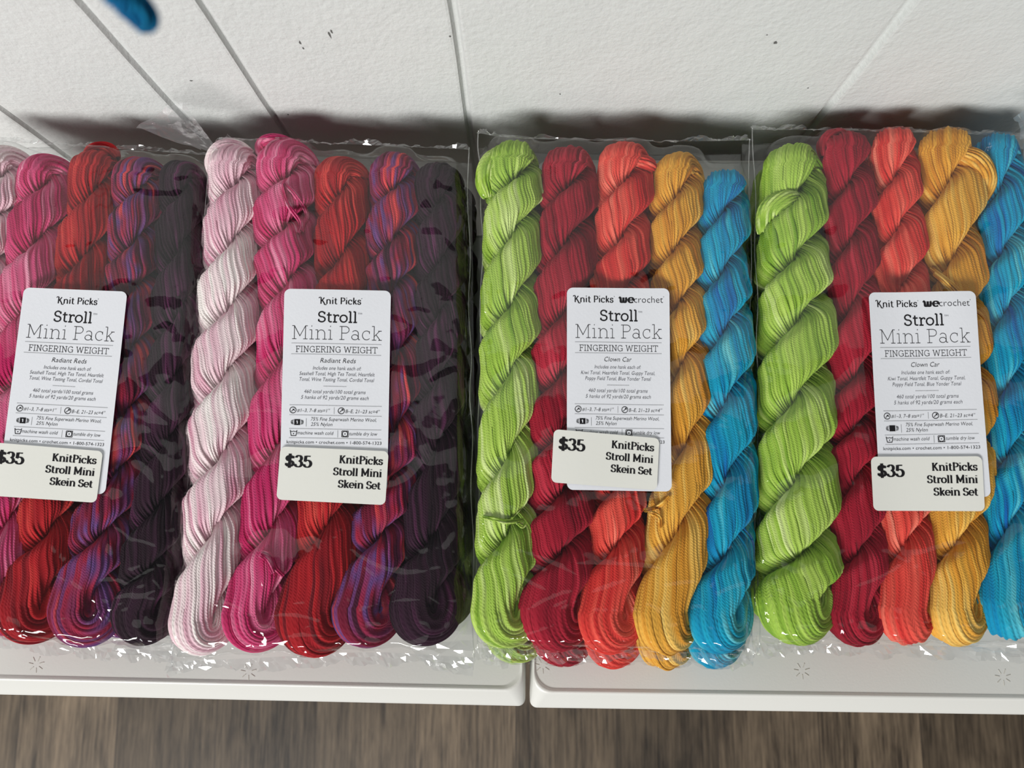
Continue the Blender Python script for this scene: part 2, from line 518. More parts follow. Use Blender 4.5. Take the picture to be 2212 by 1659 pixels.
def skein_mesh(name, seed, axis, top, bot, creases, zc, zs, pal, lean=1.12, strand=0.00185, eo=0.7, to=0.45, eL=1.2, wE=1.28):
    """A hank twisted on itself: ONE closed bundle of strands that winds down round the axis, turns at the bottom and winds
    back up.  axis: (photo y, photo x, half width px); creases: photo y of the diagonal creases between the lobes."""
    rng = np.random.default_rng(seed)
    ax = np.array(axis, dtype=float)
    ys = np.arange(top, bot + 1, 2.0)
    xs_ = np.interp(ys, ax[:, 0], ax[:, 1])
    ws_ = np.interp(ys, ax[:, 0], ax[:, 2])
    k = np.ones(31) / 31
    def sm(a): return np.convolve(np.pad(a, 15, mode='edge'), k, 'valid')
    xs_, ws_ = sm(sm(xs_)), sm(sm(ws_))
    w3 = [P(x, y, zc) for x, y in zip(xs_, ys)]
    AX = np.array([v.x for v in w3]); AY = np.array([v.y for v in w3])
    sc = CAMH - zc
    Wm = ws_ / FPX * sc * 1.03
    cr = np.array(sorted(creases), dtype=float)
    ph = np.arange(len(cr)) * PI
    y0 = top + ws_[0] * 0.82; y1 = bot - ws_[-1] * (0.54 * wE + 0.46 * eL)
    keep = cr < y1 - 45
    cr, ph = cr[keep], ph[keep]
    cr[0] = max(cr[0], y0 + 34)
    last = cr[-1]; yk = y1 - 0.45 * min(y1 - last, 150)
    cr = np.concatenate([[y0 - 60, y0], cr, [yk, y1, y1 + 60]])
    ph = np.concatenate([[-to * PI - 0.1, -to * PI], ph, [ph[-1] + eo * PI * 0.78, ph[-1] + eo * PI, ph[-1] + eo * PI + 0.05]])
    PH = sm(np.interp(ys, cr, ph))
    # samples along the axis from top to bottom
    def at(y):
        return np.interp(y, ys, AX), np.interp(y, ys, AY), np.interp(y, ys, Wm), np.interp(y, ys, PH)
    nS = int((y1 - y0) / 5.5)
    nU = 28
    yy = np.linspace(y0, y1, nS)
    ax_, ay_, w_, p_ = at(yy)
    # path pieces: down, bottom turn, up, top turn
    cen, nrm, bin_, wid, tw, fat = [], [], [], [], [], []
    endw = np.clip(1 - (y1 - yy) / (1.3 * ws_[-1]), 0, 1) ** 1.5
    def helix(sgn, order):
        for i in order:
            a = p_[i] + (0 if sgn > 0 else PI)
            n = np.array([math.cos(a), 0, math.sin(a)])
            b = np.array([-math.sin(a), 0, math.cos(a)])
            cen.append(np.array([ax_[i], ay_[i], 0]) + n * 0.46 * w_[i]); nrm.append(n); wid.append(w_[i])
            bin_.append(b * sgn)
            tw.append(p_[i]); fat.append(1 + (wE - 1) * endw[i])
    def turn(i, sgn, direc, long):
        a = p_[i] + (0 if sgn > 0 else PI)
        e = np.array([math.cos(a), 0, math.sin(a)])
        b = np.array([-math.sin(a), 0, math.cos(a)]) * sgn
        for k in range(1, nU):
            q = PI * k / nU
            n = math.cos(q) * e + math.sin(q) * np.array([0, direc, 0])
            off = math.cos(q) * e + math.sin(q) * long * np.array([0, direc, 0])
            cen.append(np.array([ax_[i], ay_[i], 0]) + off * 0.46 * w_[i]); nrm.append(n); bin_.append(b); wid.append(w_[i] * (1 + 0.04 * math.sin(q)))
            tw.append(p_[i]); fat.append(wE if direc < 0 else 1.0)
    helix(1, range(nS))
    turn(nS - 1, 1, -1.0, eL)
    helix(-1, range(nS - 1, -1, -1))
    turn(0, -1, 1.0, 0.72)
    cen, nrm, bin_, wid, tw, fat = map(np.array, (cen, nrm, bin_, wid, tw, fat))
    M = len(cen)
    # the binormal must be continuous round the loop (going up the second leg it is the same side)
    for i in range(1, M):
        if np.dot(bin_[i], bin_[i - 1]) < 0: bin_[i] *= -1
    seg = np.linalg.norm(np.roll(cen, -1, 0) - cen, axis=1)
    s = np.concatenate([[0], np.cumsum(seg)[:-1]])
    total = s[-1] + seg[-1]
    t = s / total
    # cross-section: rounded (super-ellipse), by arc length
    p = 2.05
    r1, r2 = 0.54, 0.76
    th = np.linspace(0, 2 * PI, 721)
    c_, s_ = np.cos(th), np.sin(th)
    ex = np.sign(c_) * np.abs(c_) ** (2 / p) * r1
    ey = np.sign(s_) * np.abs(s_) ** (2 / p) * r2
    arc = np.concatenate([[0], np.cumsum(np.hypot(np.diff(ex), np.diff(ey)))])
    per = arc[-1]
    wm = float(np.mean(w_))
    NS = max(20, int(round(per * wm / strand)))
    sp = np.array([0.08, 0.28, 0.5, 0.72, 0.92])
    prof = np.sqrt(1 - (2 * sp - 1) ** 2)
    # strands lie almost along the hank: they shift round the bundle against its twist
    dphi = np.abs(np.diff(np.concatenate([tw, tw[:1]])))
    sgn_leg = np.sign(np.diff(np.concatenate([tw, tw[:1]])))
    shift = np.cumsum(dphi) / dphi.sum()
    tot_turn = lean * dphi.sum() * 1.0 / per           # in turns of the section
    tot_str = int(round(tot_turn * NS))
    sh = shift * tot_str                               # in strands
    idx = np.arange(NS)
    wander = 0.46 * pnoise(rng, NS, 9, t) + 0.32 * pnoise(rng, NS, 26, t)       # (NS, M)
    lift = 0.7 * pnoise(rng, NS, 8, t) + 0.55 * pnoise(rng, NS, 22, t)
    u = (idx[:, None, None] + sp[None, :, None] + wander[:, None, :] * 1.0) / NS
    sgnT = -1.0
    ang = (u + sgnT * sh[None, None, :] / NS) % 1.0
    a_ = ang * per
    X = np.interp(a_, arc, ex); Y = np.interp(a_, arc, ey)
    thn = np.arctan2(Y / r2 ** 2, X / r1 ** 2)
    rs = strand * 0.5
    bulge = (prof[None, :, None] * 1.0 - 0.85) * rs * 1.7 + lift[:, None, :] * rs * 0.9
    W = (wid * (1 + 0.075 * (2 * nrm[:, 2] ** 2 - 1)) * (1 + 0.045 * pnoise(rng, 1, 19, t)[0]))[None, None, :]
    Xm = X * W * fat[None, None, :] + np.cos(thn) * bulge
    Ym = Y * W + np.sin(thn) * bulge
    Vv = cen[None, None] + Xm[..., None] * nrm[None, None] + Ym[..., None] * bin_[None, None]
    # flattened by the pack above and below
    z = Vv[..., 2]
    z = z * zs
    lim = wm * zs
    q = np.abs(z) / lim
    z = np.where(q > 0.72, np.sign(z) * lim * (0.72 + 0.28 * np.tanh((q - 0.72) / 0.28)), z)
    Vv[..., 2] = z
    C = NS * 5
    V = Vv.reshape(C, M, 3)
    ii = np.arange(C)[:, None]; jj = np.arange(M)[None, :]
    i2 = (ii + 1) % C
    # close the loop: the strands arrive shifted by tot_str places (a whole number)
    j2 = (jj + 1) % M
    i_next = np.where(jj == M - 1, (ii - int(sgnT) * 0) % C, ii)
    # after one round the column at strand k sits where column k - tot_str*sgnT began
    back = int(sgnT) * tot_str * 5
    i_a = np.where(jj == M - 1, (ii + back) % C, ii)
    i_b = np.where(jj == M - 1, (i2 + back) % C, i2)
    F = np.stack([ii * M + jj, i2 * M + jj, i_b * M + j2, i_a * M + j2], axis=-1).reshape(-1, 4)
    # dye
    cols, indiv = PAL[pal]
    cl = np.array([lin(c) for c in cols])
    coh = pnoise(rng, 1, 14, t)
    sec = pnoise(rng, 8, 11, t)[(idx * 8 // NS)]
    own = 0.75 * pnoise(rng, NS, 8, t) + 0.45 * pnoise(rng, NS, 26, t)
    T = 0.5 + 0.5 * np.clip((0.45 * coh + 0.5 * sec) * (1.3 - indiv * 0.6) + own * indiv * 0.9, -1, 1)
    if pal == 'wine':
        T = np.clip(0.5 + 0.62 * own + 0.25 * sec, 0, 1)
    xx = T * (len(cl) - 1)
    k0 = np.clip(np.floor(xx).astype(int), 0, len(cl) - 2)
    fr = (xx - k0)[..., None]
    D = cl[k0] * (1 - fr) + cl[k0 + 1] * fr                 # (NS, M, 3)
    D = np.repeat(D[:, None], 5, axis=1).reshape(C * M, 3)
    phase = (s[None, None, :] / 0.0016 + sp[None, :, None] * 1.4 + rng.uniform(0, 1, (NS, 1, 1)))
    phase = np.broadcast_to(phase, (NS, 5, M)).reshape(C * M)
    V = V.reshape(C * M, 3)
    org = np.array([np.mean(ax_), np.mean(ay_), 0.0])
    me = mesh_from(name, V - org, [F], True)
    at1 = me.attributes.new('dye', 'FLOAT_COLOR', 'POINT')
    at1.data.foreach_set('color', np.concatenate([D, np.ones((C * M, 1))], axis=1).astype(np.float32).ravel())
    at2 = me.attributes.new('ply_phase', 'FLOAT', 'POINT')
    at2.data.foreach_set('value', phase.astype(np.float32))
    me.materials.append(YARN)
    return me, org, V + np.array([0, 0, zc])

#    colour, label colour words, axis[(y, x, half width)], top y, bottom y, creases
SK = {
 1: [
  ('seashell', [(320, 20, 58), (390, 10, 62), (500, -18, 60), (600, -40, 62), (1000, -95, 66), (1300, -125, 62)], 318, 1375, [392, 492, 602, 735, 880, 1030, 1180, 1320]),
  ('magenta', [(340, 118, 58), (418, 95, 60), (540, 82, 62), (680, 66, 62), (900, 38, 64), (1145, 18, 62), (1300, -12, 58)], 336, 1372, [418, 540, 678, 830, 985, 1145, 1300]),
  ('red', [(330, 218, 54), (432, 205, 56), (572, 184, 58), (750, 160, 58), (1000, 130, 60), (1162, 108, 62), (1320, 74, 64)], 328, 1384, [432, 572, 710, 855, 1010, 1162, 1325]),
  ('wine', [(345, 312, 56), (415, 302, 56), (545, 290, 58), (700, 286, 56), (850, 280, 58), (980, 264, 58), (1100, 236, 60), (1300, 190, 66)], 343, 1392, [415, 542, 645, 775, 905, 1030, 1165, 1330]),
  ('plum', [(355, 398, 46), (500, 392, 50), (700, 386, 52), (1000, 362, 54), (1300, 315, 60)], 350, 1388, [430, 550, 690, 830, 960, 1100, 1240]),
 ],
 2: [
  ('seashell', [(318, 516, 60), (408, 512, 60), (539, 503, 60), (675, 499, 66), (820, 488, 68), (985, 486, 70), (1147, 466, 64), (1335, 440, 58)], 318, 1408, [408, 537, 678, 820, 990, 1147, 1325]),
  ('magenta', [(310, 630, 64), (385, 622, 68), (504, 616, 68), (616, 626, 66), (770, 622, 66), (965, 606, 68), (1147, 590, 66), (1340, 556, 66)], 308, 1402, [385, 504, 618, 770, 965, 1147, 1320]),
  ('red', [(343, 742, 56), (418, 738, 60), (563, 742, 62), (850, 735, 64), (1130, 712, 66), (1320, 682, 74)], 343, 1408, [418, 563, 700, 840, 985, 1132, 1330]),
  ('wine', [(333, 858, 54), (402, 855, 56), (530, 848, 58), (635, 846, 56), (775, 858, 56), (935, 858, 58), (1150, 822, 62), (1320, 792, 68)], 333, 1390, [402, 528, 640, 778, 935, 1045, 1158, 1330]),
  ('plum', [(360, 948, 52), (500, 952, 54), (700, 950, 54), (1000, 944, 56), (1160, 935, 60), (1320, 918, 68)], 356, 1388, [440, 572, 680, 818, 960, 1165, 1330]),
 ],
 3: [
  ('kiwi', [(310, 1110, 58), (378, 1112, 62), (507, 1108, 64), (664, 1104, 66), (797, 1104, 66), (983, 1098, 64), (1149, 1095, 64), (1335, 1092, 62)], 308, 1392, [378, 507, 664, 800, 983, 1149, 1310]),
  ('crimson', [(322, 1232, 60), (395, 1230, 64), (527, 1222, 66), (680, 1216, 68), (900, 1210, 68), (1060, 1212, 68), (1190, 1212, 70), (1330, 1200, 74)], 320, 1400, [395, 527, 682, 810, 935, 1060, 1190, 1345]),
  ('coral', [(310, 1352, 60), (388, 1350, 62), (514, 1342, 64), (640, 1338, 62), (900, 1335, 60), (1171, 1332, 58), (1330, 1316, 68)], 308, 1404, [388, 514, 642, 770, 905, 1040, 1171, 1320]),
  ('gold', [(335, 1468, 56), (420, 1464, 58), (540, 1455, 58), (650, 1464, 58), (780, 1470, 58), (950, 1482, 62), (1127, 1466, 66), (1320, 1436, 70)], 334, 1404, [420, 540, 655, 782, 950, 1127, 1320]),
  ('blue', [(370, 1568, 54), (455, 1562, 56), (585, 1558, 58), (706, 1566, 60), (855, 1566, 62), (1015, 1572, 62), (1190, 1566, 60), (1320, 1552, 66)], 368, 1404, [455, 585, 708, 855, 1015, 1190, 1340]),
 ],
 4: [
  ('kiwi', [(318, 1716, 68), (430, 1712, 74), (556, 1710, 74), (680, 1722, 82), (860, 1716, 80), (1015, 1720, 80), (1190, 1724, 82), (1330, 1720, 80)], 316, 1386, [430, 556, 682, 850, 1015, 1195, 1380]),
  ('crimson', [(290, 1818, 54), (395, 1830, 56), (512, 1834, 56), (650, 1838, 58), (805, 1846, 60), (1015, 1846, 60), (1180, 1852, 60), (1330, 1846, 58)], 288, 1388, [395, 512, 650, 805, 915, 1015, 1182, 1350]),
  ('coral', [(284, 1926, 52), (376, 1930, 54), (485, 1936, 56), (610, 1944, 58), (900, 1952, 56), (1155, 1954, 54), (1240, 1954, 56), (1330, 1954, 62)], 282, 1386, [376, 485, 612, 740, 880, 1020, 1155, 1290]),
  ('gold', [(284, 2036, 62), (375, 2048, 68), (545, 2054, 64), (690, 2066, 62), (850, 2078, 62), (985, 2080, 62), (1155, 2062, 60), (1330, 2062, 62)], 282, 1386, [375, 545, 690, 830, 985, 1155, 1310]),
  ('blue', [(295, 2148, 56), (395, 2158, 58), (530, 2164, 58), (655, 2168, 58), (815, 2172, 60), (963, 2174, 62), (1104, 2180, 66), (1320, 2172, 68)], 293, 1374, [395, 530, 655, 815, 963, 1104, 1280]),
 ],
}
WORDS = {
 'seashell': 'pale pink and white', 'magenta': 'magenta pink', 'red': 'bright red', 'wine': 'purple and red', 'plum': 'dark plum',
 'kiwi': 'lime green', 'crimson': 'dark crimson', 'coral': 'coral red', 'gold': 'golden yellow', 'blue': 'turquoise blue',
}
PACKL = {1: 'leftmost pack of reds', 2: 'second pack of reds from the left', 3: 'multicoloured pack in the middle', 4: 'rightmost multicoloured pack'}

ZS = 0.90
ZU = 0.0448                         # axis height of the upper hanks
ZL = 0.0148                         # and of the lower ones
BASE_U = 0.0306
skein_pts = {}
skeins = {}
for b, rows in SK.items():
    skein_pts[b] = []
    for i, (pal, axis, top, bot, crs) in enumerate(rows):
        me, org, V = skein_mesh('yarn_skein', b * 10 + i, axis, top, bot, crs, ZU, ZS, pal, eo=0.72 + 0.035 * ((b * 3 + i * 2) % 5), to=0.35 + 0.06 * ((b + i * 3) % 4))
        o = link('yarn_skein', me, None, loc=(org[0], org[1], ZU))
        tag(o, '%s twisted yarn hank in the %s' % (WORDS[pal], PACKL[b]), 'yarn', 'yarn hanks in the ' + PACKL[b])
        skeins[(b, i)] = o
        skein_pts[b].append(V)

# ------------------------------------------------------------------ clear bags draped over the hanks
RES = 0.001
GX0, GY0 = -0.40, -0.13
GW, GH = 800, 340
def maxf(a, r):
    out = a.copy()
    for ax in (0, 1):
        src = out.copy()
        for d in range(1, r + 1):
            for sgn in (1, -1):
                out = np.maximum(out, np.roll(src, sgn * d, ax))
    return out
def minf(a, r): return -maxf(-a, r)
def blur(a, r, times=2):
    k = np.ones(2 * r + 1) / (2 * r + 1)
    for _ in range(times):
        for ax in (0, 1):
            a = np.apply_along_axis(lambda v: np.convolve(np.pad(v, r, mode='edge'), k, 'valid'), ax, a)
    return a
def raster(Vs, base):
    h = np.full((GW, GH), base)
    for V in Vs:
        ix = np.clip(((V[:, 0] - GX0) / RES).astype(int), 0, GW - 1)
        iy = np.clip(((V[:, 1] - GY0) / RES).astype(int), 0, GH - 1)
        np.maximum.at(h, (ix, iy), V[:, 2])
    return h
def sample(h, x, y):
    fx = np.clip((np.asarray(x) - GX0) / RES - 0.5, 0, GW - 1.001); fy = np.clip((np.asarray(y) - GY0) / RES - 0.5, 0, GH - 1.001)
    i, j = fx.astype(int), fy.astype(int)
    a, b = fx - i, fy - j
    return (h[i, j] * (1 - a) + h[i + 1, j] * a) * (1 - b) + (h[i, j + 1] * (1 - a) + h[i + 1, j + 1] * a) * b

def vnoise2(x, y, seed):
    rng = np.random.default_rng(seed)
    g = rng.uniform(-1, 1, (64, 64))
    i = np.floor(x).astype(int); j = np.floor(y).astype(int)
    a = x - i; b = y - j
    a = a * a * (3 - 2 * a); b = b * b * (3 - 2 * b)
    q = lambda u, v: g[u % 64, v % 64]
    return (q(i, j) * (1 - a) + q(i + 1, j) * a) * (1 - b) + (q(i, j + 1) * (1 - a) + q(i + 1, j + 1) * a) * b

# outline of each bag in the photo: left edge, right edge [(y, x)...], top edge and bottom edge [(x, y)...]
BAG = {
 1: dict(l=[(300, -60), (700, -95), (1100, -150), (1400, -190)], r=[(330, 452), (640, 440), (1000, 416), (1200, 396), (1400, 376)],
         t=[(-60, 300), (160, 312), (452, 332)], b=[(-190, 1368), (0, 1378), (200, 1400), (376, 1410)]),
 2: dict(l=[(297, 470), (400, 447), (620, 431), (830, 416), (1100, 396), (1330, 378), (1440, 368)], r=[(318, 1014), (700, 1018), (1000, 1022), (1420, 1026)],
         t=[(470, 297), (700, 306), (1014, 320)], b=[(368, 1432), (560, 1424), (800, 1412), (1026, 1424)]),
 3: dict(l=[(282, 1030), (500, 1038), (900, 1032), (1410, 1026)], r=[(300, 1622), (800, 1626), (1200, 1632), (1420, 1628)],
         t=[(1030, 284), (1130, 296), (1450, 302), (1622, 300)], b=[(1026, 1402), (1170, 1406), (1400, 1408), (1628, 1418)]),
 4: dict(l=[(276, 1624), (560, 1630), (800, 1634), (1100, 1636), (1400, 1636)], r=[(280, 2222), (700, 2240), (1400, 2256)],
         t=[(1624, 277), (1900, 280), (2222, 292)], b=[(1636, 1392), (1850, 1394), (2256, 1404)]),
}
film_h = {}
bags = {}
BAGLABEL = {
 1: 'clear plastic pack of red and pink yarn cut off by the left frame edge',
 2: 'clear plastic pack of red and pink yarn shown whole, left of the lime green yarn',
 3: 'clear plastic pack of multicoloured yarn with its price sticker tilted across the printed label',
 4: 'clear plastic pack of multicoloured yarn at the right frame edge',
}
def film_mesh(b):
    d = BAG[b]
    nu, nv = 180, 320
    raw = raster(skein_pts[b], BASE_U)
    h1 = maxf(raw, 2)
    env = minf(maxf(raw, 7), 5)
    env = np.maximum(blur(env, 2), blur(h1, 1, 1)) + 0.0003
    tent = blur(maxf(raw, 5), 3)
    env = np.maximum(env, np.minimum(tent, env + 0.004))
    film_h[b] = env
    l = np.array(d['l']); r = np.array(d['r']); tt = np.array(d['t']); bb = np.array(d['b'])
    U = np.linspace(0, 1, nu); Vv = np.linspace(0, 1, nv)
    # finer near the rim
    U = 0.5 - 0.5 * np.cos(PI * U) * 0.35 + (U - 0.5) * 0.65 ; U = (U - U[0]) / (U[-1] - U[0])
    pts = np.zeros((nu, nv, 3))
    for i, u in enumerate(U):
        for j, v in enumerate(Vv):
            yy = 300 + v * 1110
            x = np.interp(yy, l[:, 0], l[:, 1]) * (1 - u) + np.interp(yy, r[:, 0], r[:, 1]) * u
            yt = np.interp(x, tt[:, 0], tt[:, 1]); yb = np.interp(x, bb[:, 0], bb[:, 1])
            w = P(x, yt + (yb - yt) * v, ZU + 0.004)
            pts[i, j] = (w.x, w.y, 0)
    x, y = pts[..., 0], pts[..., 1]
    h = sample(env, x, y)
    eu = np.minimum(U, 1 - U)[:, None] * 0.134
    ev = np.minimum(Vv, 1 - Vv)[None, :] * 0.255
    e = np.minimum(eu, np.minimum(Vv * 2.6, 1 - Vv)[None, :] * 0.255)
    # crumple: ridged folds, strongest near the rim and the two ends
    k1 = 1 - np.abs(vnoise2(x * 70 + 9 * b, y * 45 + 3, 40 + b)) * 2
    k2 = 1 - np.abs(vnoise2(x * 170, y * 120 + 7 * b, 60 + b)) * 2
    k3 = vnoise2(x * 40, y * 30, 80 + b)
    vb = 1 - Vv[None, :]
    amp = 0.00012 + 0.0042 * np.exp(-vb * 0.255 / 0.010) + 0.0008 * np.exp(-vb * 0.255 / 0.035) + 0.0010 * np.exp(-Vv[None, :] * 0.255 / 0.012) + 0.0006 * np.exp(-eu / 0.006)
    h = h + amp * (0.55 * np.clip(k1, 0, 1) + 0.4 * np.clip(k2, 0, 1) + 0.3 * k3 + 0.3)
    rf = np.random.default_rng(500 + b)
    for _ in range(34):
        low = rf.uniform() < 0.85
        cx = rf.uniform(x.min(), x.max())
        cy = y.min() + (y.max() - y.min()) * (rf.uniform(0.0, 0.2) if low else rf.uniform(0.15, 1.0))
        a = rf.uniform(0, PI); ln = rf.uniform(0.006, 0.022); wd = rf.uniform(0.0007, 0.0014)
        du = (x - cx) * math.cos(a) + (y - cy) * math.sin(a)
        dv = -(x - cx) * math.sin(a) + (y - cy) * math.cos(a) + du * du * rf.uniform(-18, 18)
        h = h + rf.uniform(0.0002, 0.0006) * np.exp(-(dv / wd) ** 2 - (du / ln) ** 4)
    if b < 3:
        for _ in range(36):
            cx = x.min() + (x.max() - x.min()) * rf.uniform(0.74, 0.98)
            cy = rf.uniform(y.min(), y.max())
            a = rf.uniform(0, PI); ln = rf.uniform(0.005, 0.016); wd = rf.uniform(0.0018, 0.0045)
            du = (x - cx) * math.cos(a) + (y - cy) * math.sin(a)
            dv = -(x - cx) * math.sin(a) + (y - cy) * math.cos(a) + du * du * rf.uniform(-40, 40)
            h = h + rf.uniform(0.0003, 0.0010) * np.exp(-(dv / wd) ** 2 - (du / ln) ** 4)
    rim = np.clip(e / 0.0085, 0, 1)
    rim = np.sqrt(1 - (1 - rim) ** 2)
    floor_ = BASE_U + 0.0004
    need = np.maximum(sample(maxf(raw, 1), x, y) + 0.0003, floor_)
    hh = floor_ + (h - floor_) * rim
    hh = np.where(e > 0.0006, np.maximum(hh, need), hh)
    pts[..., 2] = hh
    V = pts.reshape(-1, 3)
    ii, jj = np.meshgrid(np.arange(nu - 1), np.arange(nv - 1), indexing='ij')
    F = np.stack([ii * nv + jj, (ii + 1) * nv + jj, (ii + 1) * nv + jj + 1, ii * nv + jj + 1], -1).reshape(-1, 4)
    # under sheet
    nu2, nv2 = 10, 16
    si = np.linspace(0, nu - 1, nu2).astype(int); sj = np.linspace(0, nv - 1, nv2).astype(int)
    B = pts[np.ix_(si, sj)].copy(); B[..., 2] = BASE_U - 0.0006
    o = len(V)
    V = np.vstack([V, B.reshape(-1, 3)])
    i2, j2 = np.meshgrid(np.arange(nu2 - 1), np.arange(nv2 - 1), indexing='ij')
    F2 = np.stack([i2 * nv2 + j2, i2 * nv2 + j2 + 1, (i2 + 1) * nv2 + j2 + 1, (i2 + 1) * nv2 + j2], -1).reshape(-1, 4) + o
    cen = np.array([x.mean(), y.mean(), BASE_U - 0.0006])
    return mesh_from('film', V - cen, [F, F2], True), cen

# ------------------------------------------------------------------ small bundles: end loops, ties
def bundle(name, px_pts, rad, pal, seed, parent, strand=0.00185, n=48, pack=0, round_ends=0.4):
    """A short bundle of strands along photo points (x, y, z)."""
    rng = np.random.default_rng(seed)
    pts = spline([tuple(P(x, y, z)) for x, y, z in px_pts], n)
    tv = np.gradient(pts, axis=0); tv /= np.linalg.norm(tv, axis=1)[:, None]
    a = np.cross(tv, [0, 0, 1.0]); a /= np.linalg.norm(a, axis=1)[:, None] + 1e-9
    b_ = np.cross(a, tv)
    prof_r = rad * np.clip(np.sin(np.linspace(0.05, 0.95, n) * PI), 0, 1) ** round_ends
    NS = max(5, int(2 * PI * rad / strand))
    sp = np.array([0.08, 0.28, 0.5, 0.72, 0.92]); pf = np.sqrt(1 - (2 * sp - 1) ** 2)
    C = NS * 5
    V = np.zeros((C, n, 3)); D = np.zeros((C, n, 3)); PHS = np.zeros((C, n))
    cols, ind = PAL[pal]; cl = np.array([lin(c) for c in cols])
    t = np.linspace(0, 0.95, n)
    own = pnoise(rng, NS, 6, t); ln_ = np.concatenate([[0], np.cumsum(np.linalg.norm(np.diff(pts, axis=0), axis=1))])
    for k in range(NS):
        T = np.clip(0.5 + 0.5 * own[k], 0, 0.999) * (len(cl) - 1)
        k0 = T.astype(int); fr = (T - k0)[:, None]
        dye = cl[k0] * (1 - fr) + cl[k0 + 1] * fr
        for q in range(5):
            w = 2 * PI * (k + sp[q]) / NS + 0.5 * t
            r = prof_r + (pf[q] - 0.8) * strand * 0.9 + 0.0002 * own[k]
            V[k * 5 + q] = pts + (np.cos(w) * r)[:, None] * a + (np.sin(w) * r)[:, None] * b_
            D[k * 5 + q] = dye
            PHS[k * 5 + q] = ln_ / 0.0017 + sp[q] * 1.4 + k * 0.37
    ii, jj = np.meshgrid(np.arange(C), np.arange(n - 1), indexing='ij')
    F = np.stack([ii * n + jj, ((ii + 1) % C) * n + jj, ((ii + 1) % C) * n + jj + 1, ii * n + jj + 1], -1).reshape(-1, 4)
    if pack: skein_pts[pack].append(V.reshape(-1, 3))
    org = np.array(parent.location) if parent is not None else pts[0]
    me = mesh_from(name, V.reshape(-1, 3) - org, [F], True)
    me.attributes.new('dye', 'FLOAT_COLOR', 'POINT').data.foreach_set('color', np.concatenate([D.reshape(-1, 3), np.ones((C * n, 1))], 1).astype(np.float32).ravel())
    me.attributes.new('ply_phase', 'FLOAT', 'POINT').data.foreach_set('value', PHS.reshape(-1).astype(np.float32))
    return link(name, me, YARN, parent, None if parent is not None else tuple(org))


LOOPS = [   # pack, hank, radius, photo points (x, y) and height over the hank axis
 (2, 0, 0.0050, [(466, 384, 0), (462, 350, .001), (482, 324, .002), (516, 324, .001), (545, 338, 0)]),
 (2, 1, 0.0050, [(578, 345, 0), (572, 318, .001), (600, 310, .002), (645, 320, 0)]),
 (3, 0, 0.0058, [(1056, 428, 0), (1050, 392, .002), (1062, 352, .003), (1092, 328, .002)]),
 (3, 2, 0.0040, [(1370, 345, .004), (1398, 356, .005), (1408, 366, .002)]),
 (4, 0, 0.0062, [(1650, 508, 0), (1660, 462, .004), (1690, 436, .007), (1722, 430, .004)]),
 (4, 3, 0.0066, [(2070, 330, .006), (2104, 352, .007), (2122, 392, .004), (2112, 440, 0)]),
 (1, 2, 0.0054, [(196, 352, 0), (206, 334, .001), (232, 330, .001), (252, 346, 0)]),
 (4, 1, 0.0050, [(1782, 340, 0), (1786, 312, .001), (1806, 298, .001), (1832, 300, 0)]),
]
for b, i, r, pts in LOOPS:
    bundle('end_loop', [(x, y, ZU + dz) for x, y, dz in pts], r, SK[b][i][0], b * 31 + i, skeins[(b, i)], pack=b)
def strand(b, i, pts, r, name, seed=1, up=0.0006):
    """One thin thread lying on top of a hank."""
    h = raster(skein_pts[b], BASE_U)
    h = maxf(h, 1)
    zt = []
    for x, y in pts:
        z = ZU + 0.012
        for _ in range(3):
            w = P(x, y, z)
            z = float(sample(h, w.x, w.y)) + up
        zt.append((x, y, z))
    bundle(name, zt, r, SK[b][i][0], seed, skeins[(b, i)], strand=r * 2.1, n=40, pack=b, round_ends=0.12)
TIES = [
 (3, 0, [(1044, 1116), (1066, 1121), (1096, 1127), (1130, 1123)], 'tie_strand'), (3, 0, [(1118, 1129), (1128, 1136), (1135, 1128)], 'tie_strand'),
 (3, 3, [(1392, 1103), (1412, 1098), (1430, 1088), (1446, 1072)], 'tie_strand'), (3, 3, [(1404, 1106), (1424, 1117), (1428, 1140)], 'tie_strand'),
 (4, 3, [(2012, 580), (2034, 598), (2062, 620), (2090, 655)], 'tie_strand'), (4, 3, [(2018, 592), (2042, 612), (2066, 640), (2086, 668)], 'tie_strand'),
 (2, 1, [(566, 1190), (584, 1200), (596, 1226), (612, 1244)], 'tie_strand'), (2, 1, [(562, 1198), (578, 1212), (590, 1238)], 'tie_strand'),
 (2, 1, [(614, 396), (640, 424), (662, 462), (652, 500)], 'loose_strand'), (2, 1, [(610, 398), (622, 440), (648, 480), (644, 504)], 'loose_strand'),
 (2, 4, [(972, 640), (984, 700), (986, 760)], 'loose_strand'), (1, 4, [(386, 640), (392, 700), (384, 770)], 'loose_strand'),
]
for k, (b, i, pts, nm) in enumerate(TIES): strand(b, i, pts, 0.0009, nm, 70 + k)

for b in (1, 2, 3, 4):
    me, cen = film_mesh(b)
    t = empty('yarn_pack', cen)
    tag(t, BAGLABEL[b], 'yarn pack', 'yarn packs on top of the stacks')
    link('film', me, FILM, t)
    bags[b] = (t, cen)

